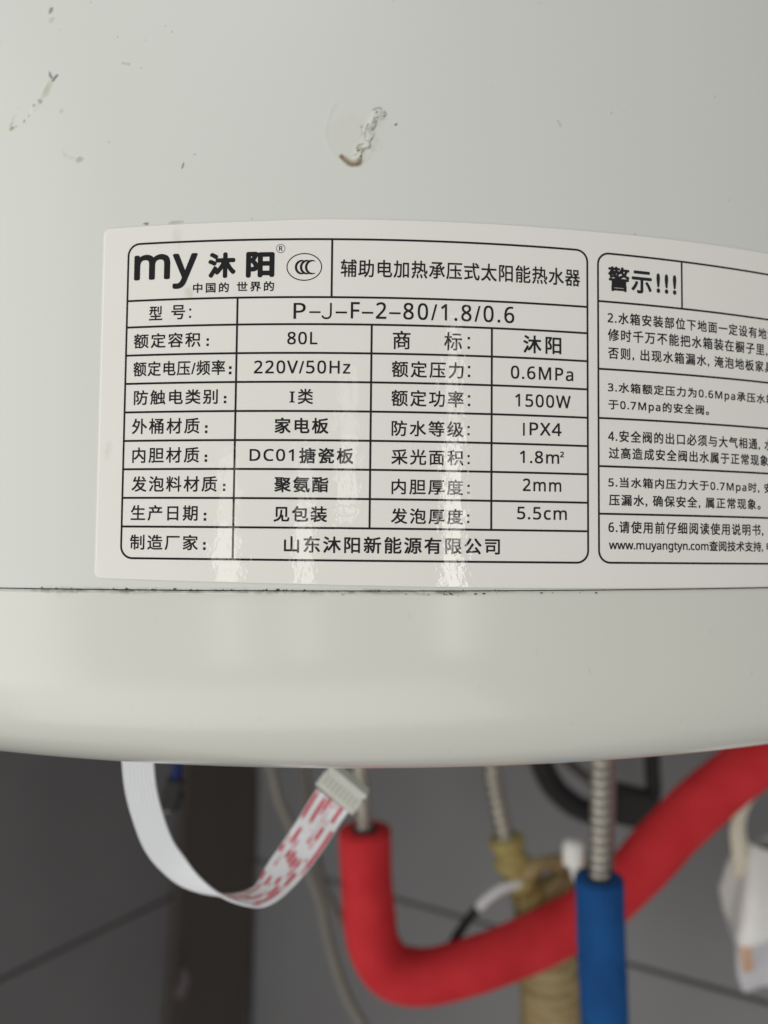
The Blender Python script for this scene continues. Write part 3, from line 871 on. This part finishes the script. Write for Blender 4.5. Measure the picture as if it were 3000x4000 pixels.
# white wire end tied beside the yellow joint, running on as a black wire
ww = thing('tied_wire', 'black wire with white sleeved end crossing in front of the tan pipe', 'wire')
link('white_sleeve', tube(spline([at(1868, 3548, .455), at(1905, 3510, .455), at(1965, 3470, .456), at(2040, 3450, .458)], 30), 0.0030, 12), M['whitewire'], ww)
link('black_wire', tube(spline([at(1868, 3546, .455), at(1830, 3590, .456), at(1795, 3640, .458), at(1765, 3690, .46), at(1730, 3760, .47)], 30), 0.0026, 12), M['black'], ww)
wc = thing('wire_cap', 'small white cap on a wire just left of the blue pipe top', 'cap')
cpos = at(2238, 3330, .43)
link('cap_body', tube(spline([cpos + UP*0.0065, cpos + UP*0.006, cpos + UP*0.003, cpos, cpos - UP*0.005, cpos - UP*0.0062], 24), lambda s: 0.0056*min(1, 0.72+s*130), 18), M['bag'], wc)
link('cap_wire', tube(spline([cpos - UP*0.005, cpos - UP*0.012 + RIGHT*0.001, cpos - UP*0.022 + RIGHT*0.006], 16), 0.0020, 10), M['whitewire'], wc)

# loose cables
gc = thing('grey_cable', 'grey beige cable curving down left of the red pipe', 'cable')
link('sheath', tube(spline([at(1000, 2800, .52), at(1059, 3003, .52), at(1088, 3119, .52), at(1132, 3220, .52), at(1218, 3430, .515), at(1255, 3531, .51), at(1276, 3640, .505), at(1313, 3777, .50), at(1356, 3893, .495), at(1414, 4000, .49), at(1520, 4180, .48)], 90), 0.0031, 14), M['greycable'], gc)
link('tip_collar', tube(spline([at(995, 2790, .52), at(1004, 2815, .52)], 6), 0.0038, 14), M['black'], gc)
gc2 = thing('thin_cable', 'thin brownish cable hanging behind the ivory plug', 'cable')
link('sheath', tube(spline([at(1180, 2800, .56), at(1190, 3003, .56), at(1204, 3110, .56), at(1222, 3280, .555), at(1262, 3450, .55), at(1305, 3545, .55), at(1350, 3620, .55), at(1420, 3700, .56)], 70), 0.0030, 14), mat('brownish_sheath', (0.13, 0.115, 0.10), 0.55), gc2)
link('clip_ring', tube(spline([at(1183, 2850, .56), at(1186, 2880, .56)], 6), 0.0037, 14), M['black'], gc2)

bk = thing('black_plug', 'small black plug on a blue wire beside the ribbon cable', 'plug')
link('blue_wire', tube(spline([at(700, 2850, .30), at(694, 2960, .30), at(688, 3030, .30), at(680, 3070, .30)], 24), 0.0021, 12), M['bluewire'], bk)
pcx = at(672, 3100, .30)
d2 = (UP*1.0 + RIGHT*0.28).normalized(); d1_ = RIGHT - d2*RIGHT.dot(d2)
link('housing', bm_mesh(box_bm(pcx, d1_*0.0034, FWD*0.003, d2*0.0062, 0.001, 2)), M['black'], bk)
link('latch', bm_mesh(box_bm(pcx - d2*0.002 + d1_*0.0036, d1_*0.0016, FWD*0.0016, d2*0.0030, 0.0006, 2)), M['black'], bk)
link('metal_tip', bm_mesh(box_bm(pcx - d2*0.0064, d1_*0.0012, FWD*0.001, d2*0.0007, 0.0003, 2)), M['steel'], bk)

bx_ = thing('wiring_box', 'black wiring box with cables in the shade behind the blue pipe', 'wiring box')
bc2 = at(2475, 3155, .53)
link('box_body', bm_mesh(box_bm(bc2, RIGHT*0.0135 - UP*0.003, FWD*0.008, UP*0.0115 + RIGHT*0.001, 0.002, 3)), M['black'], bx_)
link('box_lid', bm_mesh(box_bm(bc2 + UP*0.0122, RIGHT*0.0125 - UP*0.003, FWD*0.0075, UP*0.0012, 0.0008, 2)), M['black'], bx_)
link('cable', tube(spline([at(2085, 2860, .575), at(2115, 2980, .575), at(2165, 3075, .575), at(2235, 3140, .575), at(2300, 3172, .58)], 50), 0.0085, 16), M['black'], bx_)
link('cable', tube(spline([at(2546, 2850, .53), at(2548, 3000, .53), at(2552, 3090, .53), at(2530, 3170, .53)], 40), 0.0052, 14), M['black'], bx_)
link('cable', tube(spline([at(2200, 2960, .54), at(2300, 3040, .54), at(2400, 3085, .54), at(2500, 3110, .535), at(2560, 3080, .53)], 40), 0.0034, 12), mat('dark_brown_wire', (0.06, 0.045, 0.042), 0.5), bx_)

# ------------------------------------------------------------------ plastic bag hanging on the right wall
bag = thing('plastic_bag', 'white plastic carrier bag with orange print hanging at the right edge', 'bag')
BD = .475
nu, nv2 = 56, 44
vs = []
for j in range(nv2):
    tt = j/(nv2-1)
    y = 3300 + 560*tt
    half = 205*(0.90 + 0.22*math.sin(tt*math.pi) - 0.25*(tt-0.5)**2)
    for i in range(nu):
        a = 2*math.pi*i/nu
        cr = math.copysign(abs(math.cos(a))**0.8, math.cos(a)); sr = math.copysign(abs(math.sin(a))**0.8, math.sin(a))
        wob = 0.14*(fbm(np.array(a*1.4+3), np.array(tt*4.0), 61)-0.5) + 0.10*math.sin(a*5+tt*3)
        thick = 0.016*(0.3 + math.sin(min(1, tt*1.15)*math.pi)*0.9)
        vs.append(at(3058 + 30*tt + half*cr*(1+wob), y + 22*math.sin(a*3+tt*5) - 95*cr*(tt-0.5)*-1*0.0, BD) + FWD*(thick*sr*(1+2.2*wob)))
fs = [(j*nu+i, j*nu+(i+1) % nu, (j+1)*nu+(i+1) % nu, (j+1)*nu+i) for j in range(nv2-1) for i in range(nu)]
fs.append(tuple((nv2-1)*nu+i for i in range(nu)))
body_me = mesh(vs, fs)
for key in ('bag', 'lavender', 'orange'):
    body_me.materials.append(M[key])
for f_i, f_ in enumerate(body_me.polygons):
    j, i = divmod(f_i, nu)
    tt = j/(nv2-1)
    if tt > 0.56:
        f_.material_index = 1
    if tt > 0.56 and i in (33, 34) and tt < 0.85:
        f_.material_index = 2
link('bag_body', body_me, None, bag)
def band(pts, wd, dirs, n=60):
    c_ = spline([at(*q_) for q_ in pts], n)
    w_ = spline([RIGHT*d_[0]+UP*d_[1]+FWD*d_[2] for d_ in dirs], n)
    vs = []
    for i in range(n):
        ww_ = wd*(0.8+0.5*abs(i/(n-1)-0.5)*2)
        nn = np.array(FWD)*0.0006
        vs += [c_[i]-w_[i]*ww_-nn, c_[i]+w_[i]*ww_-nn*2.5, c_[i]+w_[i]*ww_+nn, c_[i]-w_[i]*ww_+nn]
    fs = [(4*i+a, 4*i+(a+1) % 4, 4*(i+1)+(a+1) % 4, 4*(i+1)+a) for i in range(n-1) for a in range(4)]
    return mesh(vs, fs)
link('handle', band([(2905, 3420, BD-.004), (2888, 3310, BD-.006), (2880, 3230, BD-.008), (2905, 3140, BD-.008), (2965, 3060, BD-.006), (3060, 2990, BD), (3180, 3050, BD), (3240, 3180, BD), (3250, 3380, BD)], 0.0042,
     [(1, .1, 0), (1, .1, 0), (1, 0, .1), (.85, -.4, .1), (.6, -.75, .1), (0, -1, 0), (-.8, -.5, 0), (-1, 0, 0), (-1, .1, 0)]), M['cream'], bag)
